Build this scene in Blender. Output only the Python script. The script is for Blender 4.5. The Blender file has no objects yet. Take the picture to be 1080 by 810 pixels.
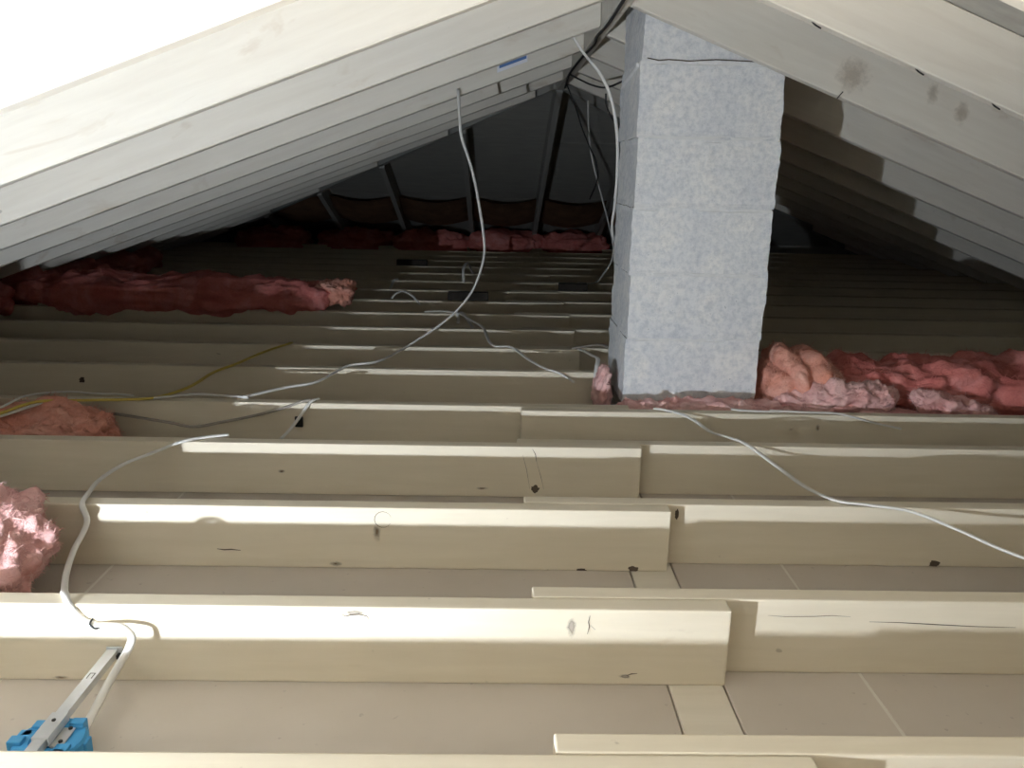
import bpy, bmesh, math, random
from mathutils import Vector, Matrix, noise, Euler

# ------------------------------------------------------------------ camera, world, exposure
scn = bpy.context.scene
C = scn.collection
cam_d = bpy.data.cameras.new('camera')
cam_d.sensor_width = 36.0
cam_d.lens = 864.27 / 1080 * 36.0
cam_d.clip_start = 0.02
cam = bpy.data.objects.new('camera', cam_d); C.objects.link(cam)
cam.matrix_world = (Matrix.Translation((0, 0, 0.6916)) @ Matrix.Rotation(-0.0214, 4, 'Z')
                    @ Matrix.Rotation(math.pi/2 - 0.2536, 4, 'X') @ Matrix.Rotation(0.022, 4, 'Z'))
scn.camera = cam
w = bpy.data.worlds.new('world'); scn.world = w; w.use_nodes = True
w.node_tree.nodes['Background'].inputs[0].default_value = (0.6, 0.7, 0.8, 1)
w.node_tree.nodes['Background'].inputs[1].default_value = 0.0
scn.view_settings.view_transform = 'Standard'
scn.view_settings.look = 'None'
scn.view_settings.gamma = 1
scn.view_settings.use_curve_mapping = False
scn.view_settings.exposure = 0.0
LAMP = Vector((-0.95, 0.28, 0.095))      # bulb of the work lamp standing on the joists
LAMP_STRENGTH = 19500.0
LAMP_COLOR = (0.80, 0.89, 1.0)

# added fill light shining up through an added, unseen hatch behind the viewer
HX0, HX1, HY0, HY1 = -0.32, 0.30, -0.74, -0.02
hl = bpy.data.lights.new('hatch_fill_light', 'AREA'); hl.shape = 'RECTANGLE'; hl.size = 1.0; hl.size_y = 1.0
hl.energy = 500.0; hl.color = (1.0, 0.91, 0.78)
hlo = bpy.data.objects.new('hatch_fill_light', hl); C.objects.link(hlo); hlo.location = (-0.35, -1.0, -0.85); hlo.rotation_euler = (math.pi-0.5, 0, 0)

# ------------------------------------------------------------------ layout constants (metres, z = 0 is the top of the joists)
S = 0.406; TH = 0.038; HJ = 0.14
XR, ZR, M = 0.347, 1.166, 0.375          # ridge x, underside of rafters at ridge, roof slope
VD = 0.16                                # vertical depth of a rafter
YH = 5.0                                 # end of the ridge, start of the hip
RUN = 3.42
YB = -2.6
rnd = random.Random(7)

# ------------------------------------------------------------------ helpers
def link(name, me, mat=None, parent=None):
    o = bpy.data.objects.new(name, me); C.objects.link(o)
    if mat and me and not me.materials: me.materials.append(mat)
    if parent: o.parent = parent
    return o
def empty(name, loc=(0, 0, 0)):
    o = bpy.data.objects.new(name, None); C.objects.link(o); o.location = loc
    o.empty_display_size = 0.05
    return o
def tag(o, label=None, cat=None, group=None, kind=None):
    if label: o['label'] = label
    if cat: o['category'] = cat
    if group: o['group'] = group
    if kind: o['kind'] = kind
    return o
def bm_mesh(name, bm, smooth=False):
    bmesh.ops.recalc_face_normals(bm, faces=bm.faces)
    me = bpy.data.meshes.new(name); bm.to_mesh(me); bm.free()
    if smooth:
        for p in me.polygons: p.use_smooth = True
    return me
def add_box(bm, lo, hi):
    x0, y0, z0 = lo; x1, y1, z1 = hi
    v = [bm.verts.new(c) for c in ((x0,y0,z0),(x1,y0,z0),(x1,y1,z0),(x0,y1,z0),(x0,y0,z1),(x1,y0,z1),(x1,y1,z1),(x0,y1,z1))]
    for f in ((0,3,2,1),(4,5,6,7),(0,1,5,4),(1,2,6,5),(2,3,7,6),(3,0,4,7)): bm.faces.new([v[i] for i in f])
    return v
def box_mesh(name, lo, hi, bevel=0.0, seg=2):
    bm = bmesh.new(); add_box(bm, lo, hi)
    if bevel: bmesh.ops.bevel(bm, geom=bm.edges[:], offset=bevel, segments=seg, affect='EDGES', profile=0.6)
    return bm_mesh(name, bm)
def prism_bm(bm, poly, y0, y1):
    a = [bm.verts.new((x, y0, z)) for x, z in poly]; b = [bm.verts.new((x, y1, z)) for x, z in poly]
    n = len(poly)
    bm.faces.new(a); bm.faces.new(b[::-1])
    for i in range(n): bm.faces.new((a[i], b[i], b[(i+1) % n], a[(i+1) % n]))
def catmull(pts, n=8):
    P = [Vector(p) for p in pts]; P = [P[0]*2 - P[1]] + P + [P[-1]*2 - P[-2]]
    out = []
    for i in range(1, len(P)-2):
        for k in range(n):
            t = k/n; a, b, c, d = P[i-1:i+3]
            out.append(0.5*((2*b) + (c-a)*t + (2*a-5*b+4*c-d)*t*t + (3*b-a-3*c+d)*t**3))
    out.append(P[-2]); return out
def tube_mesh(name, pts, ra, rb=None, seg=8, up=Vector((0, 0, 1)), twist=0.0, sub=8):
    rb = rb or ra
    path = catmull(pts, sub) if len(pts) > 2 else [Vector(p) for p in pts]
    bm = bmesh.new(); rings = []
    prev = None
    for i, p in enumerate(path):
        t = (path[min(i+1, len(path)-1)] - path[max(i-1, 0)]).normalized()
        s = t.cross(up) if prev is None else prev - t*prev.dot(t)
        if s.length < 1e-4: s = t.cross(Vector((1, 0, 0)))
        s.normalize(); prev = s
        n = s.cross(t)
        ang0 = twist*i/len(path)
        s2 = s*math.cos(ang0) + n*math.sin(ang0); n2 = s2.cross(t)
        rings.append([bm.verts.new(p + s2*ra*math.cos(2*math.pi*k/seg) + n2*rb*math.sin(2*math.pi*k/seg)) for k in range(seg)])
    for a, b in zip(rings, rings[1:]):
        for k in range(seg): bm.faces.new((a[k], a[(k+1) % seg], b[(k+1) % seg], b[k]))
    bm.faces.new(rings[0][::-1]); bm.faces.new(rings[-1])
    return bm_mesh(name, bm, True)

# ------------------------------------------------------------------ materials
def new_mat(name, rough=0.6):
    m = bpy.data.materials.new(name); m.use_nodes = True
    nt = m.node_tree; b = nt.nodes['Principled BSDF']
    b.inputs['Roughness'].default_value = rough
    b.inputs['Specular IOR Level'].default_value = 0.25
    return m, nt, b
def nd(nt, t, **kw):
    n = nt.nodes.new(t)
    for k, v in kw.items(): setattr(n, k, v)
    return n
def coords(nt, scale=(1, 1, 1), rand=True):
    tc = nd(nt, 'ShaderNodeTexCoord'); mp = nd(nt, 'ShaderNodeMapping')
    mp.inputs['Scale'].default_value = scale
    if rand:
        oi = nd(nt, 'ShaderNodeObjectInfo'); ml = nd(nt, 'ShaderNodeMath', operation='MULTIPLY'); ml.inputs[1].default_value = 37.0
        nt.links.new(oi.outputs['Random'], ml.inputs[0])
        ad = nd(nt, 'ShaderNodeVectorMath', operation='ADD')
        nt.links.new(tc.outputs['Object'], ad.inputs[0]); nt.links.new(ml.outputs[0], ad.inputs[1])
        nt.links.new(ad.outputs[0], mp.inputs[0])
    else: nt.links.new(tc.outputs['Object'], mp.inputs[0])
    return mp.outputs[0]
def noise_n(nt, vec, scale, detail=4, rough=0.55, dist=0.0):
    n = nd(nt, 'ShaderNodeTexNoise'); n.inputs['Scale'].default_value = scale
    n.inputs['Detail'].default_value = detail; n.inputs['Roughness'].default_value = rough
    n.inputs['Distortion'].default_value = dist
    nt.links.new(vec, n.inputs['Vector']); return n.outputs['Fac']
def ramp(nt, fac, stops):
    r = nd(nt, 'ShaderNodeValToRGB'); e = r.color_ramp.elements
    while len(e) > 1: e.remove(e[-1])
    e[0].position = stops[0][0]; e[0].color = (*stops[0][1], 1)
    for p, c in stops[1:]:
        x = e.new(p); x.color = (*c, 1)
    nt.links.new(fac, r.inputs[0]); return r.outputs[0]
def mixc(nt, fac, a, b, mode='MIX'):
    m = nd(nt, 'ShaderNodeMix', data_type='RGBA', blend_type=mode)
    if isinstance(fac, float): m.inputs[0].default_value = fac
    else: nt.links.new(fac, m.inputs[0])
    for s, v in ((m.inputs[6], a), (m.inputs[7], b)):
        if isinstance(v, tuple): s.default_value = (*v, 1)
        else: nt.links.new(v, s)
    return m.outputs[2]
def bump(nt, b, h, strength, dist=0.01):
    n = nd(nt, 'ShaderNodeBump'); n.inputs['Strength'].default_value = strength; n.inputs['Distance'].default_value = dist
    nt.links.new(h, n.inputs['Height']); nt.links.new(n.outputs[0], b.inputs['Normal'])

def wood(name, c0, c1, stain, stain_lo=0.66):
    m, nt, b = new_mat(name, 0.65)
    v = coords(nt, (1.3, 14, 14)); g = noise_n(nt, v, 3.0, 5, 0.6, 0.4)
    base = ramp(nt, g, [(0.3, c0), (0.7, c1)])
    v2 = coords(nt, (2.2, 7, 7)); s = noise_n(nt, v2, 1.6, 4, 0.65, 0.6)
    sm = ramp(nt, s, [(stain_lo, (0, 0, 0)), (stain_lo+0.18, (0.8, 0.8, 0.8))])
    v3 = coords(nt, (26, 40, 40)); sp = noise_n(nt, v3, 1.0, 2, 0.5)
    spm = ramp(nt, sp, [(0.76, (0, 0, 0)), (0.80, (0.5, 0.5, 0.5))])
    col = mixc(nt, sm, base, stain)
    col = mixc(nt, spm, col, tuple(0.55*x for x in stain))
    nt.links.new(col, b.inputs['Base Color'])
    bump(nt, b, g, 0.12, 0.004)
    return m
M_JOIST = wood('cream_joist_wood', (0.695, 0.615, 0.475), (0.745, 0.665, 0.525), (0.50, 0.40, 0.28), 0.70)
M_RAFT = wood('whitewashed_rafter_wood', (0.65, 0.605, 0.525), (0.71, 0.67, 0.59), (0.50, 0.41, 0.31), 0.60)
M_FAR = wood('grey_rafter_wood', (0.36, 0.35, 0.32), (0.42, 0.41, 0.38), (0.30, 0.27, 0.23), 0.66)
M_PLATE = wood('pale_plate_wood', (0.64, 0.58, 0.48), (0.69, 0.63, 0.53), (0.45, 0.38, 0.30), 0.72)

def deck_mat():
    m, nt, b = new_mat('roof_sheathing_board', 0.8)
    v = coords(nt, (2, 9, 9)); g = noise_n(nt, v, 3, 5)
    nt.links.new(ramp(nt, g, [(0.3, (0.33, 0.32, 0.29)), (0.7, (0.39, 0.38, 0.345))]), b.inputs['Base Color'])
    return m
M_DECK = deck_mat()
def drywall_mat():
    m, nt, b = new_mat('grey_paper_plasterboard', 0.85)
    v = coords(nt, (1, 1, 1)); g = noise_n(nt, v, 5, 5); s = noise_n(nt, v, 60, 2)
    base = ramp(nt, g, [(0.3, (0.50, 0.44, 0.375)), (0.7, (0.54, 0.48, 0.415))])
    sp = ramp(nt, s, [(0.70, (0, 0, 0)), (0.76, (0.5, 0.5, 0.5))])
    nt.links.new(mixc(nt, sp, base, (0.34, 0.30, 0.265)), b.inputs['Base Color'])
    return m
M_DRY = drywall_mat()
def block_mat():
    m, nt, b = new_mat('parged_grey_block', 0.9)
    v = coords(nt, (1, 1, 1)); g = noise_n(nt, v, 7, 5, 0.65, 0.3); f = noise_n(nt, v, 55, 4, 0.7); p = noise_n(nt, v, 110, 2)
    base = ramp(nt, g, [(0.32, (0.69, 0.70, 0.715)), (0.50, (0.755, 0.755, 0.75)), (0.66, (0.82, 0.805, 0.775))])
    fm = ramp(nt, f, [(0.34, (0.70, 0.73, 0.77)), (0.58, (1, 1, 1))])
    col = mixc(nt, 0.75, base, fm, 'MULTIPLY')
    pm = ramp(nt, p, [(0.71, (0, 0, 0)), (0.76, (0.65, 0.65, 0.65))])
    nt.links.new(mixc(nt, pm, col, (0.24, 0.26, 0.29)), b.inputs['Base Color'])
    bump(nt, b, f, 0.35, 0.006)
    return m
M_BLOCK = block_mat()
def plain(name, col, rough=0.6, metal=0.0, var=0.0, vs=20):
    m, nt, b = new_mat(name, rough)
    b.inputs['Metallic'].default_value = metal
    v = coords(nt); g = noise_n(nt, v, vs, 3)
    k = max(var, 0.02)
    nt.links.new(ramp(nt, g, [(0.3, tuple(x*(1-k) for x in col)), (0.7, tuple(min(1, x*(1+k)) for x in col))]), b.inputs['Base Color'])
    return m
M_MORTAR = plain('pale_mortar', (0.70, 0.70, 0.69), 0.95, 0, 0.06, 40)
M_MORTD = plain('rough_grey_mortar', (0.40, 0.38, 0.35), 0.95, 0, 0.25, 50)
M_CABLE = plain('white_cable_sheath', (0.74, 0.72, 0.68), 0.45)
M_YCABLE = plain('yellow_cable_sheath', (0.62, 0.47, 0.10), 0.45)
M_GCABLE = plain('old_grey_cable_sheath', (0.36, 0.32, 0.27), 0.6, 0, 0.1)
M_DCABLE = plain('black_cable_sheath', (0.035, 0.033, 0.03), 0.55)
M_BLUE = plain('blue_box_plastic', (0.06, 0.30, 0.58), 0.45, 0, 0.05)
M_STEEL = plain('galvanised_steel', (0.62, 0.63, 0.64), 0.42, 0.55, 0.06, 30)
M_BLACK = plain('black_metal', (0.02, 0.02, 0.02), 0.5)
M_DARK = plain('dark_brown_block', (0.035, 0.028, 0.022), 0.8, 0, 0.2)
M_CRACK = plain('dark_wood_crack', (0.10, 0.075, 0.055), 0.9)
M_KNOT = plain('brown_knot_wood', (0.50, 0.41, 0.30), 0.8, 0, 0.25, 60)
M_TORN = plain('torn_bare_wood', (0.56, 0.51, 0.44), 0.9, 0, 0.2, 80)
def soft_stain(name, col, strength):
    m, nt, b = new_mat(name, 0.85)
    b.inputs['Base Color'].default_value = (*col, 1)
    tc = nd(nt, 'ShaderNodeTexCoord'); sp = nd(nt, 'ShaderNodeSeparateXYZ'); nt.links.new(tc.outputs['Generated'], sp.inputs[0])
    cb = nd(nt, 'ShaderNodeCombineXYZ'); nt.links.new(sp.outputs[0], cb.inputs[0]); nt.links.new(sp.outputs[2], cb.inputs[2])
    ds = nd(nt, 'ShaderNodeVectorMath', operation='DISTANCE'); nt.links.new(cb.outputs[0], ds.inputs[0]); ds.inputs[1].default_value = (0.5, 0, 0.5)
    nz = noise_n(nt, coords(nt), 90, 3); ad = nd(nt, 'ShaderNodeMath', operation='MULTIPLY_ADD'); ad.inputs[1].default_value = 0.45; nt.links.new(nz, ad.inputs[0]); nt.links.new(ds.outputs['Value'], ad.inputs[2])
    mr = nd(nt, 'ShaderNodeMapRange', interpolation_type='SMOOTHSTEP'); nt.links.new(ad.outputs[0], mr.inputs['Value'])
    for k, v in (('From Min', 0.28), ('From Max', 0.66), ('To Min', strength), ('To Max', 0.0)): mr.inputs[k].default_value = v
    nt.links.new(mr.outputs[0], b.inputs['Alpha'])
    return m
M_KNOT = soft_stain('brown_knot_stain', (0.32, 0.22, 0.13), 0.6)
M_TORN = soft_stain('grey_torn_wood', (0.42, 0.37, 0.31), 0.8)
M_INK = plain('blue_ink', (0.10, 0.19, 0.42), 0.8)
M_PAPERW = plain('white_paper_strip', (0.74, 0.76, 0.80), 0.8)
M_BAFFLE = plain('brown_kraft_paper', (0.30, 0.17, 0.10), 0.9, 0, 0.25, 8)
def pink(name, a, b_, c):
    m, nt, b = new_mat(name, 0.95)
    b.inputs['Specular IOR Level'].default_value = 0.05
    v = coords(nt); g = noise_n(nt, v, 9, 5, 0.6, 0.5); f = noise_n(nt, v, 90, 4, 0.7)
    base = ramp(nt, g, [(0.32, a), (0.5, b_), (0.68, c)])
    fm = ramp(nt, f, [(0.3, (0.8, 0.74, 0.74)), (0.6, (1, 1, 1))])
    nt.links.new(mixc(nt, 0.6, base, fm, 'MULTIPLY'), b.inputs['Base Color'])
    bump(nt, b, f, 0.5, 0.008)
    return m
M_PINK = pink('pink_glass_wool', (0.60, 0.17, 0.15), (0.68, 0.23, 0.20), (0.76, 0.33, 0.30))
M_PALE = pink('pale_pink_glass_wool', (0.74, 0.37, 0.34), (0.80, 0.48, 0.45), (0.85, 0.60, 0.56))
M_SALMON = pink('salmon_glass_wool', (0.70, 0.29, 0.20), (0.78, 0.38, 0.29), (0.82, 0.47, 0.38))

# ------------------------------------------------------------------ setting: floor of plasterboard between the joists
XL, XE, YE = XR-RUN-0.1, XR+RUN+0.1, YH+RUN+0.1
bm = bmesh.new()
for lo, hi in (((XL, YB), (XE, HY0)), ((XL, HY1), (XE, YE)), ((XL, HY0), (HX0, HY1)), ((HX1, HY0), (XE, HY1))):
    add_box(bm, (*lo, -HJ-0.06), (*hi, -HJ-0.016))
floor = tag(link('floor', bm_mesh('floor', bm), M_DRY), 'grey plasterboard ceiling panels laid out under the joists', kind='structure')
seams = [XL, -2.03, -0.81, 0.2995]
seams2 = [0.394, 0.642, 1.86, XE]
for xs in (seams, seams2):
    for a, b in zip(xs, xs[1:]):
        y = YB
        while y < YE - 0.05:
            y1 = min(y + 2.44, YE)
            rects = [(a, b, y, y1)]
            if a < HX1 and b > HX0 and y < HY1 and y1 > HY0:
                rects = [(a, b, y, HY0), (a, b, HY1, y1), (a, HX0, max(y, HY0), HY1), (HX1, b, max(y, HY0), HY1)]
            for xa, xb, ya, yb in rects:
                if xb-xa > 0.01 and yb-ya > 0.01:
                    link('plasterboard_panel', box_mesh('plasterboard_panel', (xa+0.0015, ya+0.0015, -HJ-0.014), (xb-0.0015, yb-0.0015, -HJ), 0.002, 1), M_DRY, floor)
            y = y1
M_TAPE = plain('pale_joint_compound', (0.62, 0.58, 0.51), 0.9)
for x in (0.642, -0.81):
    link('joint_tape', box_mesh('joint_tape', (x-0.004, YB, -HJ-0.014), (x+0.004, YE, -HJ-0.0006)), M_TAPE, floor)
bm = bmesh.new()
for lo, hi in (((HX0, HY0), (HX1, HY0+0.018)), ((HX0, HY1-0.018), (HX1, HY1)), ((HX0, HY0), (HX0+0.018, HY1)), ((HX1-0.018, HY0), (HX1, HY1))):
    add_box(bm, (*lo, -HJ-0.075), (*hi, 0.0))
tag(link('trim_4', bm_mesh('trim_4', bm), M_PLATE), 'wooden lining of the added, unseen attic hatch behind the viewer', kind='structure')  # hatch added out of view to let the fill light up
plate = tag(link('wall_plate', box_mesh('wall_plate', (0.3005, YB, -HJ-0.014), (0.393, YE, -HJ), 0.002, 1), M_PLATE),
            'pale flat wall plate running under the lapped joist ends between plasterboard panels', 'beam')

# ------------------------------------------------------------------ roof deck, walls
def clip(poly, fn):
    out = []
    for i, p in enumerate(poly):
        q = poly[(i+1) % len(poly)]; a, b = fn(p), fn(q)
        if a >= 0: out.append(p)
        if (a < 0) != (b < 0):
            t = a/(a-b); out.append((p[0]+(q[0]-p[0])*t, p[1]+(q[1]-p[1])*t))
    return out
deck = tag(empty('roof_deck', (XR, YH, ZR+VD)), 'grey roof sheathing boards laid over the rafters', kind='structure')
def deck_panel(poly3):
    bm = bmesh.new()
    n = len(poly3)
    a = [bm.verts.new(Vector(p) - deck.location) for p in poly3]; b = [bm.verts.new(Vector(p) - deck.location + Vector((0, 0, 0.014))) for p in poly3]
    bm.faces.new(a); bm.faces.new(b[::-1])
    for i in range(n): bm.faces.new((a[i], b[i], b[(i+1) % n], a[(i+1) % n]))
    link('sheathing_panel', bm_mesh('sheathing_panel', bm), M_DECK, deck)
G = 0.002
ZD = ZR + VD + 0.001
for sgn in (-1, 1):
    for ci, (s0, s1) in enumerate(((0.0, 1.14), (1.14, 2.28), (2.28, RUN+0.1))):
        y = YB - (1.2 if ci % 2 else 0)
        while y < YE:
            r = [(s0+G, max(y+G, YB)), (s1-G, max(y+G, YB)), (s1-G, min(y+2.44-G, YE)), (s0+G, min(y+2.44-G, YE))]
            y += 2.44
            if r[2][1] <= r[0][1]: continue
            polys = [r]
            if sgn > 0 and ci == 0 and r[0][1] < 2.57 < r[2][1] + 0.6:   # opening round the chimney
                a, b = r[0][1], r[2][1]
                ss = 0.54
                polys = []
                for (p0, p1, q0, q1) in ((s0+G, s1-G, a, min(b, 2.56)), (ss, s1-G, max(a, 2.56), min(b, 3.0)), (s0+G, 0.05, max(a, 2.56), min(b, 3.0)), (s0+G, s1-G, max(a, 3.0), b)):
                    if q1 - q0 > 0.01: polys.append([(p0, q0), (p1, q0), (p1, q1), (p0, q1)])
            for pl in polys:
                pl = clip(pl, lambda p: p[0] - (p[1]-YH))
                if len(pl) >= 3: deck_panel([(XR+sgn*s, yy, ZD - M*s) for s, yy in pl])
for ci, (t0, t1) in enumerate(((0.0, 1.14), (1.14, 2.28), (2.28, RUN+0.1))):
    for x0 in (-3.66, -1.22, 1.22):
        r = [(x0+G, t0+G), (x0+2.44-G, t0+G), (x0+2.44-G, t1-G), (x0+G, t1-G)]
        pl = clip(clip(r, lambda p: p[1]-p[0]), lambda p: p[1]+p[0])
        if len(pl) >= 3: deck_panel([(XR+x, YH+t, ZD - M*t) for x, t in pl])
bm = bmesh.new()
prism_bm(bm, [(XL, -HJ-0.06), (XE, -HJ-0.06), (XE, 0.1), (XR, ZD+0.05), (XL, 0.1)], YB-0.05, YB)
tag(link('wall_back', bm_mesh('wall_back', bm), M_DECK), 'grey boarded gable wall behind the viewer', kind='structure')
tag(link('trim_1', box_mesh('trim_1', (XL-0.03, YB, -HJ-0.06), (XL, YE, 0.10)), M_DECK), 'dark eave board along the left edge', kind='structure')
tag(link('trim_2', box_mesh('trim_2', (XE, YB, -HJ-0.06), (XE+0.03, YE, 0.10)), M_DECK), 'dark eave board along the right edge', kind='structure')
tag(link('trim_3', box_mesh('trim_3', (XL, YE, -HJ-0.06), (XE, YE+0.03, 0.10)), M_DECK), 'dark eave board under the far hip', kind='structure')

# ------------------------------------------------------------------ joists
ORD = ['nearest', 'second', 'third', 'fourth', 'fifth', 'sixth', 'seventh', 'eighth', 'ninth', 'tenth', 'eleventh', 'twelfth', 'thirteenth', 'fourteenth', 'fifteenth', 'sixteenth', 'seventeenth', 'eighteenth']
def joist(side, x0, x1, y, label, group, dz=0.0):
    me = box_mesh('ceiling_joist', (0, 0, -HJ), (x1-x0, TH, 0), 0.0035, 2)
    o = link('ceiling_joist', me, M_JOIST); o.location = (x0, y, dz)
    return tag(o, label, 'joist', group)
Y = {n: 1.203+(n-1)*S for n in range(-7, 19)}
Y[0] = 0.822; Y[5] = 2.85
LEND = {0: 0.40, 1: 0.396, 2: 0.379, 3: 0.385, 4: 0.412, 5: 0.385, 6: 0.342, 7: 0.355, 8: 0.368, 9: 0.371}
RST = {0: 0.082, 1: 0.069, 2: 0.067, 3: 0.06, 4: 0.08, 5: 0.89, 6: 0.10, 7: 0.12, 8: 0.09, 9: 0.05}
JL, JR = {}, {}
for n in range(-6, 18):
    yl, yr = Y[n], Y[n] + TH + 0.0015
    if n == 4: yr, yl = 2.352, 2.398
    if n == 5: yr = 2.93
    le = LEND.get(n, 0.36 + rnd.uniform(-0.03, 0.03)); rs = RST.get(n, 0.09 + rnd.uniform(-0.05, 0.05))
    if n in range(0, 18):
        k = ORD[n]
        extra = {0: ' at the lower edge', 1: ' holding the hanger bar', 4: ' ending by the chimney'}
        ll = 'cream ceiling joist of the left run, %s row from the viewer%s' % (k, extra.get(n, ''))
        lr = 'cream wooden ceiling joist of the right run, %s row from the viewer' % k
        gl = gr = 'ceiling joists in rows'
    elif n < 0:
        ll = 'cream ceiling joist of the left run behind the viewer'; lr = 'cream ceiling joist of the right run behind the viewer'
        gl, gr = 'left joists behind the viewer', 'right joists behind the viewer'
    else:
        ll = 'dim far ceiling joist of the left run beyond the twelfth row'; lr = 'dim far ceiling joist of the right run beyond the twelfth row'
        gl, gr = 'far left joists', 'far right joists'
    if n == -3: le, rs = HX0, HX1
    dz = rnd.uniform(-0.0012, 0.0012) if n > 2 else 0
    JL[n] = joist('left', XL+0.1, le, yl, ll, gl, dz)
    JR[n] = joist('right', rs, XE-0.1, yr, lr, gr, -dz)
    # the joist stub between the laps and the chimney on row five is trimmed away by the chimney opening

# marks on the joists: cracks, knots, torn chips (flat, on the wood face)
def strip(parent, name, mat, pts, w0, yoff=0.0007):
    """thin tapered strip on the front face; pts are world (x,z)"""
    bm = bmesh.new(); px, py, pz = parent.location
    n = len(pts); top, bot = [], []
    for i, (x, z) in enumerate(pts):
        t = i/(n-1); ww = w0*(0.25+0.75*math.sin(math.pi*min(max(t, 0.04), 0.96)))
        a = Vector(pts[max(i-1, 0)]); b = Vector(pts[min(i+1, n-1)]); d = (b-a).normalized(); nn = Vector((-d.y, d.x))
        top.append(bm.verts.new((x-px+nn.x*ww, -yoff, z-pz+nn.y*ww))); bot.append(bm.verts.new((x-px-nn.x*ww, -yoff, z-pz-nn.y*ww)))
    for i in range(n-1): bm.faces.new((top[i], top[i+1], bot[i+1], bot[i]))
    return link(name, bm_mesh(name, bm), mat, parent)
def blob(parent, name, mat, x, z, rx, rz, seed=0, yoff=0.0005):
    bm = bmesh.new(); px, py, pz = parent.location; vs = []
    for k in range(20):
        a = 2*math.pi*k/20; r = 1 + 0.5*noise.noise((math.cos(a)*2.4+seed*3.1, math.sin(a)*2.4, seed*1.7))
        zz = min(z - pz + rz*r*math.sin(a), -0.002); zz = max(zz, -HJ+0.001)
        vs.append(bm.verts.new((x-px+rx*r*math.cos(a), -yoff, zz)))
    bm.faces.new(vs); return link(name, bm_mesh(name, bm), mat, parent)
blob(JL[1], 'torn_chip', M_TORN, -0.225, -0.009, 0.022, 0.007, 1)
strip(JL[1], 'torn_edge', M_CRACK, [(-0.243, -0.012), (-0.238, -0.016), (-0.228, -0.013), (-0.215, -0.012), (-0.203, -0.015), (-0.199, -0.021)], 0.0011)
blob(JL[1], 'knot', M_TORN, 0.133, -0.033, 0.010, 0.022, 3)
strip(JL[1], 'crack', M_CRACK, [(0.162, -0.010), (0.160, -0.022), (0.162, -0.030), (0.159, -0.044)], 0.0009)
strip(JL[1], 'crack', M_CRACK, [(0.164, -0.028), (0.172, -0.036)], 0.0007)
strip(JL[1], 'crack', M_CRACK, [(0.228, -0.121), (0.236, -0.118), (0.246, -0.117)], 0.0011)
blob(JL[1], 'knot', M_TORN, 0.226, -0.122, 0.013, 0.005, 5)
blob(JL[1], 'knot', M_KNOT, -0.71, -0.137, 0.020, 0.006, 7)
strip(JR[1], 'crack', M_CRACK, [(0.47, -0.029), (0.50, -0.031), (0.55, -0.030), (0.58, -0.028), (0.612, -0.030)], 0.0006)
strip(JR[1], 'crack', M_CRACK, [(0.645, -0.039), (0.70, -0.040), (0.76, -0.043), (0.83, -0.046), (0.90, -0.047)], 0.0009)
blob(JL[2], 'knot', M_KNOT, -0.245, -0.055, 0.010, 0.022, 9)
ring = [(-0.232+0.018*math.cos(t*0.42+0.3), -0.026+0.018*math.sin(t*0.42+0.3)) for t in range(14)]
strip(JL[2], 'knot_ring', M_CRACK, ring, 0.0007)
strip(JL[2], 'crack', M_CRACK, [(-0.585, -0.098), (-0.57, -0.100), (-0.555, -0.099), (-0.535, -0.101)], 0.0016)
blob(JL[2], 'knot', M_KNOT, -0.335, -0.130, 0.018, 0.007, 11)
blob(JL[2], 'chip', M_CRACK, 0.193, -0.138, 0.011, 0.004, 12)
blob(JL[2], 'chip', M_CRACK, 0.306, -0.134, 0.011, 0.007, 14)
blob(JR[2], 'chip', M_CRACK, 0.985, -0.132, 0.014, 0.008, 15)
blob(JR[2], 'knot', M_CRACK, 0.40, -0.022, 0.004, 0.012, 16)
strip(JL[3], 'crack', M_CRACK, [(0.100, -0.004), (0.108, -0.018), (0.112, -0.04)], 0.0010)
strip(JL[3], 'pencil_line', M_CRACK, [(0.075, -0.02), (0.086, -0.06), (0.096, -0.115)], 0.0005)
strip(JL[3], 'pencil_line', M_CRACK, [(0.112, -0.04), (0.124, -0.08), (0.133, -0.115)], 0.0005)
blob(JL[3], 'notch', M_CRACK, 0.110, -0.115, 0.011, 0.010, 17)
blob(JL[3], 'knot', M_KNOT, -0.03, -0.115, 0.018, 0.004, 18)
blob(JL[3], 'knot', M_KNOT, -0.55, -0.075, 0.012, 0.006, 19)
blob(JR[4], 'knot', M_KNOT, 0.98, -0.04, 0.010, 0.014, 20)
blob(JR[4], 'knot', M_KNOT, 0.90, -0.045, 0.010, 0.006, 21)
blob(JL[5], 'knot', M_CRACK, -1.47, -0.058, 0.010, 0.010, 22)
# ------------------------------------------------------------------ rafters
ANG = math.atan(M)
def rafter_mesh(sgn, s0, s1):
    """profile in world axes about the ridge point, turned into the rafter's own axes"""
    bm = bmesh.new()
    prism_bm(bm, [(sgn*s0, -M*s0), (sgn*s1, -M*s1), (sgn*s1, -M*s1+VD), (sgn*s0, -M*s0+VD)], -TH, 0.0)
    bmesh.ops.recalc_face_normals(bm, faces=bm.faces)
    bmesh.ops.bevel(bm, geom=bm.edges[:], offset=0.003, segments=1, affect='EDGES')
    R = Matrix.Rotation(-sgn*ANG, 4, 'Y')      # local x runs down/up the slope
    bmesh.ops.transform(bm, matrix=R, verts=bm.verts[:])
    return bm_mesh('roof_rafter', bm)
def rafter(sgn, y, s0, label, group, me=None, mat=None):
    me = me or rafter_mesh(sgn, s0, RUN)
    o = link('roof_rafter', me, mat or M_RAFT); o.location = (XR, y, ZR); o.rotation_euler = (0, sgn*ANG, 0)
    return tag(o, label, 'rafter', group)
RAF = {}
full = {s: rafter_mesh(s, 0.021, RUN) for s in (-1, 1)}
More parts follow.
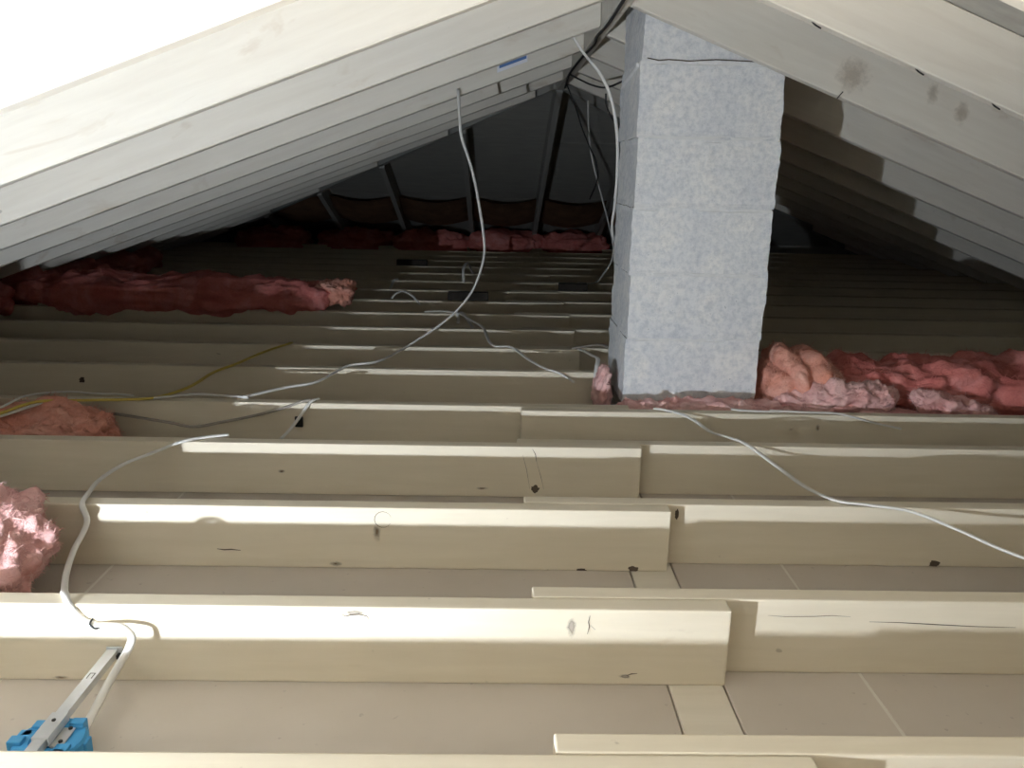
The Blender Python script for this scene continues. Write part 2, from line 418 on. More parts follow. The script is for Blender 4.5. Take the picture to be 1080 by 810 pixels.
for sgn, y0, side in ((-1, 1.30, 'left'), (1, 2.012, 'right')):
    cnt = 0
    step = 0.54
    y = y0 - 8*step
    while y < YH + RUN - 0.3:
        if y > YB + 0.1:
            s0 = max(0.021, y - YH + 0.06)
            near = y > (0.9 if sgn < 0 else 1.3)
            if not near: lab, gr = 'roof rafter on the %s slope above or behind the viewer' % side, '%s rafters behind the viewer' % side
            elif cnt < 18:
                lab = 'whitewashed roof rafter on the %s slope, %s from the viewer' % (side, ORD[cnt]); gr = 'roof rafters on the %s slope' % side; cnt += 1
            else: lab, gr = 'dim far roof rafter on the %s slope beyond the eighth' % side, 'far rafters on the %s slope' % side
            if sgn > 0 and 2.56 < y < 3.0: pass
            else: RAF[(sgn, round(y, 2))] = rafter(sgn, y, s0, lab, gr, full[sgn] if s0 < 0.03 else None)
        y += step
def on_rafter(par, name, mesh, mat):
    o = link(name, mesh, mat); o.parent = par
    o.matrix_parent_inverse = (Matrix.Translation(par.location) @ par.rotation_euler.to_matrix().to_4x4()).inverted()
    return o
def under(x): return ZR - M*(x-XR)
B0, B1 = RAF[(1, 2.01)], RAF[(1, 2.55)]
for x in (0.95, 1.14, 0.70):
    on_rafter(B0, 'bent_nail', tube_mesh('bent_nail', [(x, 1.985, under(x)+0.002), (x+0.010, 1.988, under(x+0.01)-0.002), (x+0.026, 1.992, under(x+0.026)-0.003)], 0.0017, 0.0017, 6, sub=3), M_BLACK)
on_rafter(B1, 'bent_nail', tube_mesh('bent_nail', [(0.985, 2.512, 0.918), (0.992, 2.510, 0.928), (1.000, 2.512, 0.937)], 0.0022, 0.0016, 6, sub=3), M_BLACK)
def rafter_blob(par, y, x, z, rx, rz, seed, mat):
    bm = bmesh.new(); vs = []
    for k in range(22):
        a = 2*math.pi*k/22; r = 1 + 0.8*noise.noise((math.cos(a)*2.2+seed, math.sin(a)*2.2, seed*1.3))
        vs.append(bm.verts.new((x+rx*r*math.cos(a), y, z+rz*r*math.sin(a))))
    bm.faces.new(vs); return on_rafter(par, 'knot', bm_mesh('knot', bm), mat)
M_STAIN = soft_stain('faint_brown_knot', (0.40, 0.27, 0.16), 0.30)
rafter_blob(B1, 2.5134, 1.268, 0.935, 0.024, 0.036, 2.0, M_STAIN)
rafter_blob(B1, 2.5134, 1.362, 0.889, 0.032, 0.034, 5.0, M_STAIN)
rafter_blob(B1, 2.5134, 1.02, 0.985, 0.07, 0.05, 7.0, M_STAIN)
tag(link('ridge_board', box_mesh('ridge_board', (XR-0.019, YB+0.01, ZR-0.012), (XR+0.019, YH+0.02, ZR+VD-0.004), 0.002, 1), M_RAFT),
    'ridge board where the left and right rafters meet', 'beam')
# hip end: jack rafters falling away from the ridge end, two hip rafters
def jack_mesh(t0, t1):
    bm = bmesh.new()
    prism_bm(bm, [(t0, -M*t0), (t1, -M*t1), (t1, -M*t1+VD), (t0, -M*t0+VD)], -TH/2, TH/2)
    R = Matrix.Rotation(ANG, 4, 'Y').inverted(); bmesh.ops.transform(bm, matrix=R, verts=bm.verts[:])
    return bm_mesh('jack_rafter', bm)
JX = [(-2.05, 'leftmost'), (-1.45, 'second from the left'), (-0.86, 'third from the left'), (-0.24, 'just left of the ridge end'), (0.347, 'under the ridge end'), (0.945, 'just right of the ridge end'), (1.55, 'hidden behind the chimney'), (2.15, 'last on the right')]
for x, wh in JX:
    t0 = max(abs(x-XR)+0.05, 0.03)
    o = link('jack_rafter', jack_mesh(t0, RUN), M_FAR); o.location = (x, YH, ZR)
    o.rotation_euler = Euler((0, 0, 0)); o.matrix_world = Matrix.Translation((x, YH, ZR)) @ Matrix.Rotation(math.pi/2, 4, 'Z') @ Matrix.Rotation(ANG, 4, 'Y')
    tag(o, 'grey jack rafter on the far hip slope, %s' % wh, 'rafter', 'jack rafters of the far hip')
for sgn, side in ((-1, 'left'), (1, 'right')):
    L = RUN*math.sqrt(2); mm = M/math.sqrt(2)
    bm = bmesh.new(); prism_bm(bm, [(0.03, -mm*0.03), (L, -mm*L), (L, -mm*L+VD-0.03), (0.03, -mm*0.03+VD-0.03)], -TH/2, TH/2)
    R = Matrix.Rotation(math.atan(mm), 4, 'Y').inverted(); bmesh.ops.transform(bm, matrix=R, verts=bm.verts[:])
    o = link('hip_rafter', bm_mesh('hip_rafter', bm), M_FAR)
    o.matrix_world = Matrix.Translation((XR, YH, ZR)) @ Matrix.Rotation(math.radians(135 if sgn < 0 else 45), 4, 'Z') @ Matrix.Rotation(math.atan(mm), 4, 'Y')
    tag(o, 'diagonal hip rafter running down to the far %s corner' % side, 'rafter', 'hip rafters')
# kraft paper baffles in the lower bays of the hip
for (xa, _), (xb, _), wb in zip(JX, JX[1:], ('in the leftmost bay', 'in the second bay from the left', 'in the third bay from the left', 'in the bay left of the middle rafter', 'in the bay right of the middle rafter', 'behind the chimney', 'in the rightmost bay')):
    bm = bmesh.new(); n = 8; rows = []
    for j, t in enumerate((2.12, 2.3, 2.5, 2.62)):
        rows.append([bm.verts.new((xa+0.02+(xb-xa-0.04)*i/n, YH+t, ZR-M*t+0.02+0.05*(1-math.sin(math.pi*i/n)) + 0.03*(j == 0))) for i in range(n+1)])
    for a, b in zip(rows, rows[1:]):
        for i in range(n): bm.faces.new((a[i], a[i+1], b[i+1], b[i]))
    bmesh.ops.solidify(bm, geom=bm.faces[:], thickness=0.006)
    tag(link('vent_baffle', bm_mesh('vent_baffle', bm, True), M_BAFFLE), 'brown paper baffle at the far eave, ' + wb, 'baffle', 'paper baffles along the far eave')

# ------------------------------------------------------------------ chimney of concrete blocks
CX0, CX1, CY0, CY1 = 0.421, 0.853, 2.59, 2.965
ch = tag(empty('chimney', (0, 0, -HJ)), 'white-grey concrete block chimney rising through the attic', 'chimney')
def rough_block(lo, hi, seed, amp):
    bm = bmesh.new(); add_box(bm, lo, hi)
    bmesh.ops.subdivide_edges(bm, edges=bm.edges[:], cuts=15, use_grid_fill=True)
    c = (Vector(lo)+Vector(hi))/2
    for v in bm.verts:
        e = [abs(abs(v.co[i]-c[i]) - (hi[i]-lo[i])/2) < 1e-5 for i in range(3)]
        k = sum(e)
        d = (noise.noise(v.co*14+Vector((seed*7, 0, 0))) + 0.7*noise.noise(v.co*45+Vector((0, seed*5, 0))))
        if k >= 2: d = d*1.4 + 0.9*noise.noise(v.co*90) - 0.9
        for i in range(3):
            if e[i]: v.co[i] += math.copysign(amp*d, v.co[i]-c[i])
    return bm_mesh('concrete_block', bm, False)
zs = [-0.040, 0.180, 0.382, 0.592, 0.798, 1.018, 1.235, 1.42]
jit = [0, 0.004, 0.000, 0.003, -0.002, 0.003, 0.0]
for i, (a, b) in enumerate(zip(zs, zs[1:])):
    j = jit[i]
    o = link('concrete_block', rough_block((CX0+j, CY0-j*0.5, a+0.004+HJ), (CX1+j*0.6, CY1, b-0.004+HJ), i+1, 0.0028), M_BLOCK, ch)
    if i: link('mortar_joint', rough_block((CX0+0.004, CY0-0.0012, a-0.007+HJ), (CX1-0.004, CY1-0.004, a+0.008+HJ), i+20, 0.002), M_MORTAR, ch)
link('chimney_base', rough_block((CX0+0.012, CY0+0.010, 0.0), (CX1-0.01, CY1-0.01, -0.03+HJ), 41, 0.006), M_MORTD, ch)
for i, (x, w_) in enumerate(((0.52, 0.05), (0.60, 0.035), (0.70, 0.06), (0.80, 0.045))):
    link('mortar_lump', rough_block((x-w_, CY0-0.012, -0.05+HJ), (x+w_, CY0+0.01, -0.028-0.006*(i % 2)+HJ), 50+i, 0.005), M_MORTD, ch)
# dark crack at the top joint, white mortar squeezed out on the left side
bm = bmesh.new(); pts = [(0.435, 1.026), (0.47, 1.020), (0.50, 1.023), (0.56, 1.020), (0.64, 1.026), (0.72, 1.024), (0.80, 1.022)]
for (x0, z0), (x1, z1) in zip(pts, pts[1:]): prism_bm(bm, [(x0, z0-0.0016+HJ), (x1, z1-0.0016+HJ), (x1, z1+0.0012+HJ), (x0, z0+0.0012+HJ)], CY0-0.0065, CY0+0.004)
link('joint_crack', bm_mesh('joint_crack', bm), M_CRACK, ch)
link('mortar_squeeze', tube_mesh('mortar_squeeze', [(CX0-0.002, CY1-0.02, 0.975+HJ), (CX0-0.006, 2.85, 0.985+HJ), (CX0-0.003, 2.72, 1.0+HJ), (CX0-0.004, 2.62, 1.012+HJ)], 0.009, 0.007), M_MORTAR, ch)
link('mortar_squeeze', tube_mesh('mortar_squeeze', [(CX0-0.002, CY1-0.02, 1.225+HJ), (CX0-0.005, 2.8, 1.23+HJ), (CX0-0.003, 2.62, 1.235+HJ)], 0.009, 0.007), M_MORTAR, ch)

# ------------------------------------------------------------------ pink insulation
def puff(name, label, loc, dims, seed, mat, amp=0.03, freq=6, fold=0.0, foldk=30, rotz=0.0, roty=0.0, pw=3.0, res=26, parent=None, zmin=None, group=None, bumps=0.35, fuzz=0, fl_len=1.0):
    """glass-wool lump: a superellipsoid with folded, torn relief"""
    bm = bmesh.new(); bmesh.ops.create_cube(bm, size=2.0)
    bmesh.ops.subdivide_edges(bm, edges=bm.edges[:], cuts=res, use_grid_fill=True)
    D = Vector(dims)
    for v in bm.verts:
        p = v.co
        r = (abs(p.x)**pw + abs(p.y)**pw + abs(p.z)**pw)**(1/pw)
        u = p/r
        q = Vector((u.x*D.x, u.y*D.y, u.z*D.z))
        nrm = Vector((math.copysign(abs(u.x)**(pw-1), u.x)/D.x, math.copysign(abs(u.y)**(pw-1), u.y)/D.y, math.copysign(abs(u.z)**(pw-1), u.z)/D.z)).normalized()
        sd = Vector((seed*11.3, seed*5.7, seed*2.1))
        f1 = noise.noise(q*freq+sd); f2 = noise.noise(q*freq*2.7+sd); f3 = noise.noise(q*freq*7+sd)
        rg = 1-abs(noise.noise(q*freq*1.6+sd*2))*2.4
        rg2 = 1-abs(noise.noise(q*freq*4.3+sd*3))*2.2
        lay = abs(math.sin(q.z*freq*7+3*noise.noise(q*freq*0.8+sd)))          # torn layers of wool
        d = amp*(f1*0.9 + f2*bumps + f3*0.25) - amp*0.5*max(0, rg) - amp*0.15*max(0, rg2) + amp*0.30*(lay-0.6)
        if fold:
            ph = q.x*foldk + 2.2*noise.noise(q*5+sd)+q.z*6
            d += fold*(abs(math.sin(ph))-0.6)
        v.co = q + nrm*d
    me = bm_mesh(name, bm, True)
    o = link(name, me, mat, parent)
    o.rotation_euler = (0, roty, rotz); o.location = loc
    if fuzz:
        rn = random.Random(seed); fm = bmesh.new(); ps = me.polygons; vs = me.vertices
        for _ in range(fuzz):
            pg = ps[rn.randrange(len(ps))]; c = Vector(pg.center) + (vs[pg.vertices[0]].co - Vector(pg.center))*rn.random()
            n = Vector(pg.normal); t = Vector((rn.gauss(0, 1), rn.gauss(0, 1), rn.gauss(0, 1))); t = (t - n*t.dot(n)*0.8).normalized()
            L = rn.uniform(0.010, 0.034)*fl_len; wv = t.cross(n).normalized()*rn.uniform(0.0003, 0.0009)
            mid = c + t*L*0.5 + n*L*rn.uniform(0.10, 0.40); end = c + t*L + n*L*rn.uniform(-0.1, 0.45)
            a1, a2, b1, b2, e = [fm.verts.new(x) for x in (c-wv, c+wv, mid-wv*0.8, mid+wv*0.8, end)]
            fm.faces.new((a1, a2, b2, b1)); fm.faces.new((b1, b2, e))
        fo = link('loose_fibres', bm_mesh('loose_fibres', fm), mat, o if not parent else parent)
        if parent: fo.location = loc; fo.rotation_euler = (0, roty, rotz)
        fo['kind'] = 'stuff'
    if label: tag(o, label, 'insulation', group)
    return o
puff('insulation_batt', 'fluffy pink insulation lump at the left edge between the second and third joists', (-1.10, 1.43, -0.008), (0.25, 0.155, 0.118), 3, M_PALE, 0.030, 8, pw=3.0, res=56, bumps=0.6, fuzz=9000, fl_len=0.6, roty=0.10)
puff('insulation_batt', 'unseen tall pink insulation heap added by the second joist to block the lamp', (-1.62, 1.43, 0.05), (0.27, 0.15, 0.15), 4, M_PALE, 0.03, 7, pw=3.0)  # out-of-view heap added to keep lamp light off the far left
puff('insulation_batt', 'pink insulation tuft under the yellow cable at the left edge', (-1.42, 2.215, -0.052), (0.36, 0.13, 0.085), 5, M_SALMON, 0.03, 8, 0.012, 22, pw=3.0, res=50, bumps=0.6, fuzz=7000)
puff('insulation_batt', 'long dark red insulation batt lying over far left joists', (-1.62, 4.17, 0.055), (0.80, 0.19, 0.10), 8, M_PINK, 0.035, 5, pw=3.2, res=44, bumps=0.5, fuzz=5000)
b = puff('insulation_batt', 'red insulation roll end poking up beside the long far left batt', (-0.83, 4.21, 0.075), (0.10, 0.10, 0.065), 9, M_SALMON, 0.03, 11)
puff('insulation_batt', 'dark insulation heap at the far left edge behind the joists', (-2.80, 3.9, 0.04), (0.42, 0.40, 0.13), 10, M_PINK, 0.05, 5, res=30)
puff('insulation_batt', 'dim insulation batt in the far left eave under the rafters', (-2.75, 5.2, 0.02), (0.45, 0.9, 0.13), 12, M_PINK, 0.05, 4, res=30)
xs = [-2.1, -1.35, -0.62, 0.05, 0.72, 1.45, 2.2]
where = ['far left end', 'second from the left', 'third from the left', 'left of centre', 'right of centre', 'behind the chimney', 'right end']
for i, x in enumerate(xs):
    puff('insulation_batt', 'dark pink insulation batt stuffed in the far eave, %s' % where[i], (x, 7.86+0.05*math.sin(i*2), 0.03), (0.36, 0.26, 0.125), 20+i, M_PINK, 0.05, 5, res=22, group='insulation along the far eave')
# chimney foot and right-hand batts
puff('insulation_batt', 'thin pink insulation strip tucked along the chimney foot', (0.66, 2.484, -0.058), (0.31, 0.078, 0.068), 31, M_PALE, 0.020, 11, pw=2.6, res=46, bumps=0.6, fuzz=4000, fl_len=0.6)
puff('insulation_batt', 'small pink insulation tuft against the chimney left side', (0.370, 2.72, -0.055), (0.030, 0.09, 0.12), 33, M_PALE, 0.018, 14, pw=2.6, fuzz=1200, fl_len=0.6)
puff('insulation_batt', 'crumpled salmon insulation roll standing right beside the chimney', (1.015, 2.66, 0.005), (0.135, 0.17, 0.135), 35, M_SALMON, 0.016, 7, 0.026, 30, pw=2.8, res=60, roty=0.15, bumps=0.6, fuzz=5000, fl_len=0.7)
fb = puff('insulation_batt', 'long pink insulation batt lying in the bay right of the chimney', (1.80, 2.70, 0.015), (0.72, 0.19, 0.095), 37, M_PINK, 0.034, 6, 0.008, 14, pw=3.2, res=70, bumps=0.6, fuzz=9000)
fl = puff('torn_flap', None, (1.085-1.80, 2.505-2.70, 0.004-0.015), (0.20, 0.075, 0.060), 41, M_PALE, 0.024, 9, 0.010, 20, pw=2.3, parent=fb, roty=-0.12, res=50, bumps=0.7, fuzz=2500, fl_len=0.6)
fl['label'] = 'pale pink torn flap'
fl = puff('torn_flap', None, (1.47-1.80, 2.485-2.70, -0.006-0.015), (0.15, 0.065, 0.042), 44, M_PALE, 0.022, 10, 0.010, 22, pw=2.2, parent=fb, roty=0.22, res=44, bumps=0.7, fuzz=2000, fl_len=0.6)
fl['label'] = 'smaller pale pink torn flap'
fl = puff('torn_flap', None, (1.15-1.80, 2.47-2.70, -0.055-0.015), (0.36, 0.055, 0.045), 47, M_PALE, 0.018, 11, pw=2.6, parent=fb, res=40, bumps=0.6, fuzz=2500, fl_len=0.6)
fl['label'] = 'pale pink lower edge of the batt'

# ------------------------------------------------------------------ cables
def cable(label, pts, mat, ra=0.0052, rb=0.003, twist=0.0, name='electric_cable', cat='cable', group=None):
    base = Vector(pts[0])
    me = tube_mesh(name, [Vector(p)-base for p in pts], ra, rb, 10, twist=twist)
    o = link(name, me, mat); o.location = base
    return tag(o, label, cat, group)
cable('white cable hanging from a left rafter in an S-curve down to the joists', [(-0.164,3.405,1.0), (-0.155,3.360,0.888), (-0.147,3.360,0.817), (-0.105,3.380,0.692), (-0.074,3.400,0.543), (-0.053,3.420,0.389), (-0.067,3.400,0.294), (-0.113,3.380,0.190), (-0.208,3.340,0.091), (-0.348,3.245,0.006), (-0.428,2.950,0.006), (-0.530,2.860,0.006), (-0.591,2.657,0.000), (-0.678,2.563,0.002), (-0.768,2.430,0.006)], M_CABLE, 0.0062, 0.0045, 2.0)
cable('white cable hanging from the ridge close to the chimney left edge', [(0.224,2.915,1.15), (0.278,2.95,1.086), (0.345,3.0,1.024), (0.392,3.03,0.944), (0.420,3.05,0.834), (0.430,3.06,0.720), (0.429,3.07,0.585), (0.424,3.08,0.506), (0.440,3.10,0.445), (0.481,3.12,0.373), (0.55,3.16,0.2), (0.6,3.24,0.006)], M_CABLE, 0.0062, 0.003, 2.5)
cable('thin grey-white cable hanging deep in the attic left of the chimney', [(0.511,5.0,1.10), (0.524,5.0,0.921), (0.559,5.05,0.762), (0.625,5.1,0.569), (0.694,5.15,0.368), (0.724,5.15,0.241), (0.716,5.15,0.164), (0.673,5.15,0.086), (0.635,5.28,0.008), (0.523,5.28,0.005)], M_CABLE, 0.008, 0.005)
cable('flat white cable running over the right joists to the lower right edge', [(0.484,2.383,0.004), (0.509,2.366,0.006), (0.555,2.33,0.004), (0.59,2.29,-0.006), (0.618,2.22,-0.016), (0.642,2.14,-0.004), (0.668,2.05,0.006), (0.715,1.95,-0.016), (0.738,1.80,-0.015), (0.758,1.675,0.004), (0.815,1.648,0.006), (0.896,1.62,0.004), (0.962,1.55,-0.006), (1.000,1.48,-0.010), (1.038,1.42,-0.011), (1.108,1.36,-0.018), (1.2, 1.25, 0.006)], M_CABLE, 0.0072, 0.0032)
cable('white cable looping over the left joists down to the hanger bar joist', [(-0.70,2.07,0.004), (-0.745,2.044,0.006), (-0.793,2.00,0.008), (-0.854,1.95,-0.008), (-0.903,1.90,-0.020), (-0.924,1.82,-0.029), (-0.917,1.75,-0.034), (-0.868,1.655,0.004), (-0.855,1.602,0.002), (-0.838,1.58,-0.030), (-0.838,1.52,-0.061), (-0.803,1.42,-0.061), (-0.754,1.32,-0.045), (-0.705,1.235,0.004), (-0.680,1.200,0.0), (-0.659,1.197,-0.025), (-0.640,1.197,-0.033)], M_CABLE, 0.0062, 0.0035)
cable('short white cable bending from the joist face into the blue box', [(-0.640,1.197,-0.033), (-0.613,1.190,-0.029), (-0.590,1.182,-0.027), (-0.569,1.165,-0.031), (-0.567,1.155,-0.042), (-0.576,1.14,-0.061), (-0.588,1.115,-0.085), (-0.594,1.08,-0.105), (-0.593,1.045,-0.112)], M_CABLE, 0.0062, 0.0035)
tag(link('cable_staple', tube_mesh('cable_staple', [(-0.647, 1.203, -0.026), (-0.646, 1.191, -0.028), (-0.638, 1.190, -0.036), (-0.636, 1.203, -0.041)], 0.0016, 0.0016, 6, sub=3), M_BLACK), 'black staple holding the white cable on the joist above the blue box', 'staple')
cable('yellow cable running across the left joists', [(-1.55,1.98,0.02), (-1.381,2.055,0.025), (-1.325,2.127,0.035), (-1.276,2.221,0.042), (-1.176,2.286,0.030), (-1.096,2.347,0.016), (-1.025,2.412,0.006), (-0.976,2.55,0.004), (-0.968,2.75,0.002), (-0.923,2.869,0.007), (-0.880,3.08,0.006), (-0.822,3.25,0.006)], M_YCABLE, 0.0072, 0.0042)
cable('white cable lying beside the yellow cable on the left joists', [(-1.55,2.0,0.01), (-1.382,2.074,0.02), (-1.321,2.136,0.028), (-1.256,2.251,0.035), (-1.167,2.332,0.02), (-1.054,2.389,0.008), (-0.991,2.423,0.006), (-0.923,2.456,0.006), (-0.839,2.45,0.004), (-0.754,2.43,0.006)], M_CABLE, 0.0068, 0.004)
cable('thin white cable arching over the pink tuft at the left edge', [(-1.5,2.05,0.02), (-1.392,2.1,0.03), (-1.341,2.16,0.042), (-1.321,2.253,0.05), (-1.265,2.356,0.035), (-1.213,2.422,0.012), (-1.169,2.45,0.004), (-1.104,2.43,0.006)], M_CABLE, 0.005, 0.003)
cable('old grey cable sagging in front of the fifth left joist', [(-1.14,2.36,-0.031), (-1.043,2.34,-0.038), (-0.956,2.33,-0.048), (-0.884,2.32,-0.056), (-0.806,2.34,-0.046), (-0.713,2.36,-0.030), (-0.634,2.385,-0.012), (-0.577,2.399,0.006), (-0.545,2.415,0.005)], M_GCABLE, 0.006, 0.004)
cable('white cable tail dropping off the fifth left joist', [(-0.540,2.43,0.005), (-0.552,2.405,0.006), (-0.565,2.385,-0.006), (-0.590,2.34,-0.043), (-0.604,2.30,-0.060), (-0.613,2.26,-0.067)], M_CABLE, 0.006, 0.0035)
tag(link('cable_clip', box_mesh('cable_clip', (-0.606, 2.388, -0.075), (-0.582, 2.398, -0.042), 0.003), M_DCABLE), 'small dark clip on the fifth left joist below the cable tail', 'clip')
cable('white cable crossing the joists at mid distance towards the chimney', [(-0.357,4.056,0.005), (-0.296,4.075,0.006), (-0.234,4.063,0.006), (-0.177,4.02,0.004), (-0.120,3.90,-0.007), (-0.060,3.66,0.005), (-0.015,3.288,0.004), (0.065,3.24,0.005), (0.121,3.06,0.0), (0.180,2.88,0.005), (0.226,2.84,0.0), (0.283,2.83,-0.032)], M_CABLE, 0.007, 0.004)
cable('short white cable end hanging off the ninth left joist', [(-0.205,4.06,0.005), (-0.195,4.04,0.004), (-0.188,4.02,-0.02), (-0.187,3.98,-0.037)], M_CABLE, 0.008, 0.004)
cable('second white cable end hanging beside the short one on the ninth joist', [(-0.18,4.06,0.005), (-0.162,4.04,0.004), (-0.140,3.98,-0.018), (-0.110,3.90,-0.044)], M_CABLE, 0.008, 0.004)
cable('white cable loop lying on the tenth left joist', [(-0.575,4.47,0.004), (-0.55,4.49,0.03), (-0.51,4.50,0.04), (-0.46,4.471,0.02), (-0.417,4.44,-0.02)], M_CABLE, 0.008, 0.004)
cable('white cable lying along the fifth right joist', [(0.836,2.375,0.006), (0.942,2.364,0.006), (1.043,2.355,0.005), (1.137,2.345,-0.017), (1.219,2.325,-0.03)], M_CABLE, 0.0068, 0.003)
cable('short pale cable on the fifth right joist before the batt', [(0.720,2.386,0.005), (0.761,2.37,0.006), (0.824,2.365,0.006), (0.87,2.372,0.005)], M_CABLE, 0.0068, 0.003)
cable('grey cable end resting between joist and chimney left side', [(0.31,3.235,0.006), (0.345,3.20,0.02), (0.40,3.10,0.05), (0.43,3.0,0.061)], M_GCABLE, 0.007, 0.004)
cable('white cable end bent down beside the chimney left side', [(0.335,3.235,0.005), (0.352,3.1,0.02), (0.364,3.0,0.029), (0.372,2.90,0.04), (0.359,2.82,0.023), (0.354,2.80,-0.03)], M_CABLE, 0.008, 0.004)
cable('faint cable loop on far joists', [(-0.212,5.25,0.0), (-0.215,5.29,0.076), (-0.195,5.45,0.099), (-0.165,5.67,0.008)], M_CABLE, 0.009, 0.005)
cable('faint cable piece on the twelfth left joist', [(-0.64,5.29,0.006), (-0.657,5.25,0.004), (-0.665,5.22,-0.02), (-0.68,5.18,-0.05)], M_CABLE, 0.009, 0.005)
cable('black cable drooping from the ridge end across the far hip', [(0.37,4.90,1.19), (0.425,4.9,1.069), (0.474,4.9,0.941), (0.522,4.9,0.838), (0.570,4.95,0.750), (0.586,5.0,0.653), (0.557,5.1,0.539)], M_DCABLE, 0.006, 0.004)
cable('black cable stapled along the underside of the ridge', [(0.324,2.3,1.140), (0.335,2.75,1.144), (0.329,3.0,1.145), (0.338,3.2,1.143), (0.329,3.6,1.145), (0.331,4.2,1.148), (0.36,4.8,1.146)], M_DCABLE, 0.0055, 0.004)
cable('black cable sagging from the ridge to the right rafters', [(0.340,4.2,1.15), (0.378,4.1,1.118), (0.427,4.0,1.085), (0.469,3.8,1.058), (0.52,3.62,1.07)], M_DCABLE, 0.0055, 0.004)
cable('short black cable dangling below a right rafter by the chimney', [(0.49,4.0,1.05), (0.497,4.0,0.995), (0.527,4.0,0.941), (0.570,4.0,0.887)], M_DCABLE, 0.0055, 0.004)

# ------------------------------------------------------------------ plain dark boxes filling dark rectangular spots on far joists
for (x0, x1, y, lab) in ((-0.268, -0.045, 4.495, 'dark block on the tenth left joist behind the hanging cable'), (-0.745, -0.519, 6.12, 'dark block on a far left joist below the hip'), (0.376, 0.55, 4.94, 'dark block on a far right joist left of the chimney')):
    tag(link('dark_block', box_mesh('dark_block', (x0, y, -0.03), (x1, y+0.05, 0.042), 0.003), M_DARK), lab, 'block', 'dark blocks on far joists')

# ------------------------------------------------------------------ blue ceiling box on its hanger bar
bx, by = -0.618, 1.0
ebox = tag(empty('electrical_box', (bx, by, -HJ)), 'blue plastic ceiling electrical box on a galvanised hanger bar', 'electrical box')
bm = bmesh.new(); seg = 32; R = 0.049; H = 0.046
def ringv(r, z): return [bm.verts.new((r*math.cos(2*math.pi*k/seg), r*math.sin(2*math.pi*k/seg), z)) for k in range(seg)]
prof = [(R, 0.001), (R, H*0.80), (R*0.985, H*0.92), (R*0.93, H), (R*0.55, H), (R*0.52, H*0.93), (R*0.30, H*0.93)]
rings = [ringv(r, z) for r, z in prof]
for a, b_ in zip(rings, rings[1:]):
    for k in range(seg): bm.faces.new((a[k], a[(k+1) % seg], b_[(k+1) % seg], b_[k]))
bm.faces.new(rings[-1]); bm.faces.new(rings[0][::-1])
link('box_body', bm_mesh('box_body', bm), M_BLUE, ebox)
for k, (x0, y0, y1, zt) in enumerate(((-1, 0.026, 0.038, 0.036), (-1, 0.006, 0.020, 0.043), (-1, -0.016, 0.0, 0.049), (-1, -0.040, -0.022, 0.040),
                                       (1, 0.024, 0.038, 0.050), (1, -0.004, 0.014, 0.038), (1, -0.036, -0.014, 0.047))):
    xo = math.sqrt(max(R*R - max(abs(y0), abs(y1))**2, 0.0004)) + 0.005
    lo, hi = sorted((x0*(xo-0.020), x0*xo))
    link('side_rib', box_mesh('side_rib', (lo, y0, 0.004), (hi, y1, zt+0.003), 0.002), M_BLUE, ebox)
for y0, y1 in ((0.020, 0.036), (-0.040, -0.024)):
    link('cross_rib', box_mesh('cross_rib', (-0.036, y0, H-0.006), (0.036, y1, H+0.004), 0.002), M_BLUE, ebox)
ZB = 0.062
def channel(y0, y1, wd, ht, t, z):
    bm = bmesh.new(); h = wd/2
    prism_bm(bm, [(-h, z-ht), (-h+t, z-ht), (-h+t, z-t), (h-t, z-t), (h-t, z-ht), (h, z-ht), (h, z), (-h, z)], y0, y1)
    return bm
bar = link('hanger_bar', bm_mesh('hanger_bar', channel(-0.135, 0.199, 0.017, 0.012, 0.0015, ZB)), M_STEEL, ebox)
link('end_flange', box_mesh('end_flange', (-0.010, 0.1975, ZB-0.016), (0.016, 0.2005, ZB+0.004), 0.001), M_STEEL, bar)
nl = tube_mesh('nail', [(0.011, 0.190, ZB-0.010), (0.011, 0.203, ZB-0.010)], 0.0042, 0.0042, 8); link('nail', nl, M_BLACK, bar)
link('slot', box_mesh('slot', (-0.0042, 0.118, ZB), (-0.0030, 0.132, ZB+0.0004)), M_BLACK, bar)
link('slot', box_mesh('slot', (0.0030, 0.118, ZB), (0.0042, 0.132, ZB+0.0004)), M_BLACK, bar)
link('slot', box_mesh('slot', (-0.0042, 0.131, ZB), (0.0042, 0.132, ZB+0.0004)), M_BLACK, bar)
sad = link('saddle_bracket', bm_mesh('saddle_bracket', channel(-0.022, 0.034, 0.023, 0.013, 0.0018, ZB+0.002)), M_STEEL, ebox)
link('bracket_foot', box_mesh('bracket_foot', (0.010, -0.020, H+0.001), (0.027, 0.030, H+0.003), 0.0008), M_STEEL, sad)
link('screw', tube_mesh('screw', [(0.021, 0.018, H+0.002), (0.021, 0.018, H+0.005)], 0.003, 0.003, 8), M_BLACK, sad)
link('screw', tube_mesh('screw', [(0.021, -0.010, H+0.002), (0.021, -0.010, H+0.005)], 0.003, 0.003, 8), M_BLACK, sad)
link('screw', tube_mesh('screw', [(0.0, 0.016, ZB+0.001), (0.0, 0.016, ZB+0.0035)], 0.003, 0.003, 8), M_BLACK, sad)

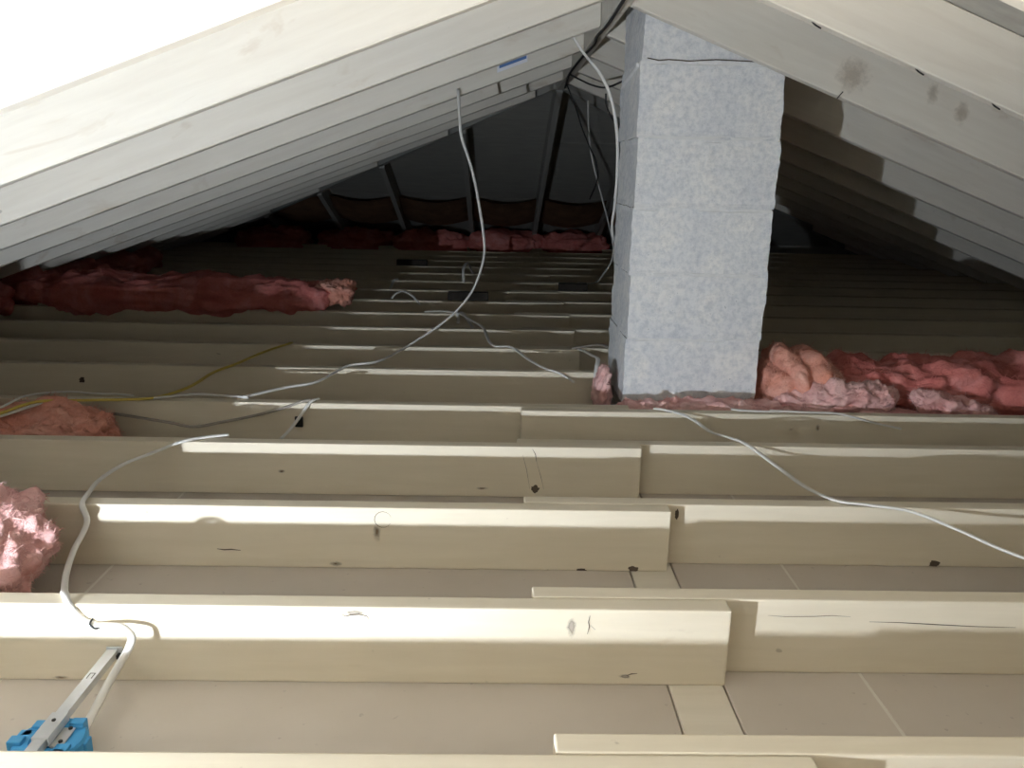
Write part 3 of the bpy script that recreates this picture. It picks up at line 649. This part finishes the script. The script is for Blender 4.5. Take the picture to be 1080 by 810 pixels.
# ------------------------------------------------------------------ blue printed strip on a rafter near the ridge
bm = bmesh.new()
def quad(bm, x0, x1, z0, z1, y):
    def P(x, z): return (x, y, ZR - M*(XR-x) + z)
    bm.faces.new([bm.verts.new(p) for p in (P(x0, z0), P(x1, z0), P(x1, z1), P(x0, z1))])
ym = 3.46 - TH
quad(bm, -0.012, 0.106, 0.034, 0.058, ym-0.0008)
st = link('grade_label', bm_mesh('grade_label', bm), M_PAPERW)
tag(st, 'white strip with a blue bar stuck on a left rafter near the ridge', 'label')
bm = bmesh.new(); quad(bm, -0.004, 0.102, 0.047, 0.058, ym-0.0014)
link('blue_bar', bm_mesh('blue_bar', bm), M_INK, st)

# ------------------------------------------------------------------ work lamp standing on the joists, left of the viewer
tag(link('scrap_board', box_mesh('scrap_board', (LAMP.x-0.10, -0.05, 0.0), (LAMP.x+0.10, 0.46, 0.016), 0.002), M_PLATE), 'scrap board laid across joists to carry the work lamp', 'board')
lamp = tag(empty('work_lamp', (LAMP.x, LAMP.y, 0.016)), 'bare bulb work lamp standing on a board across the joists', 'lamp')
def lathe(name, prof, mat, parent, seg=20):
    bm = bmesh.new(); rr = [[bm.verts.new((r*math.cos(2*math.pi*k/seg), r*math.sin(2*math.pi*k/seg), z)) for k in range(seg)] for r, z in prof]
    for a, b in zip(rr, rr[1:]):
        for k in range(seg): bm.faces.new((a[k], a[(k+1) % seg], b[(k+1) % seg], b[k]))
    bm.faces.new(rr[0][::-1]); bm.faces.new(rr[-1]); return link(name, bm_mesh(name, bm, True), mat, parent)
lathe('lamp_base', [(0.05, 0.0), (0.05, 0.006), (0.022, 0.010), (0.009, 0.045), (0.006, 0.064)], M_BLACK, lamp)
m, nt, b = new_mat('lit_bulb')
em = nd(nt, 'ShaderNodeEmission'); em.inputs[0].default_value = (*LAMP_COLOR, 1); em.inputs[1].default_value = LAMP_STRENGTH
nt.links.new(em.outputs[0], nt.nodes['Material Output'].inputs[0])
lathe('bulb', [(0.005, 0.0645), (0.0100, 0.068), (0.0132, 0.0745), (0.0138, 0.079), (0.0125, 0.0845), (0.008, 0.090), (0.003, 0.0925)], m, lamp)
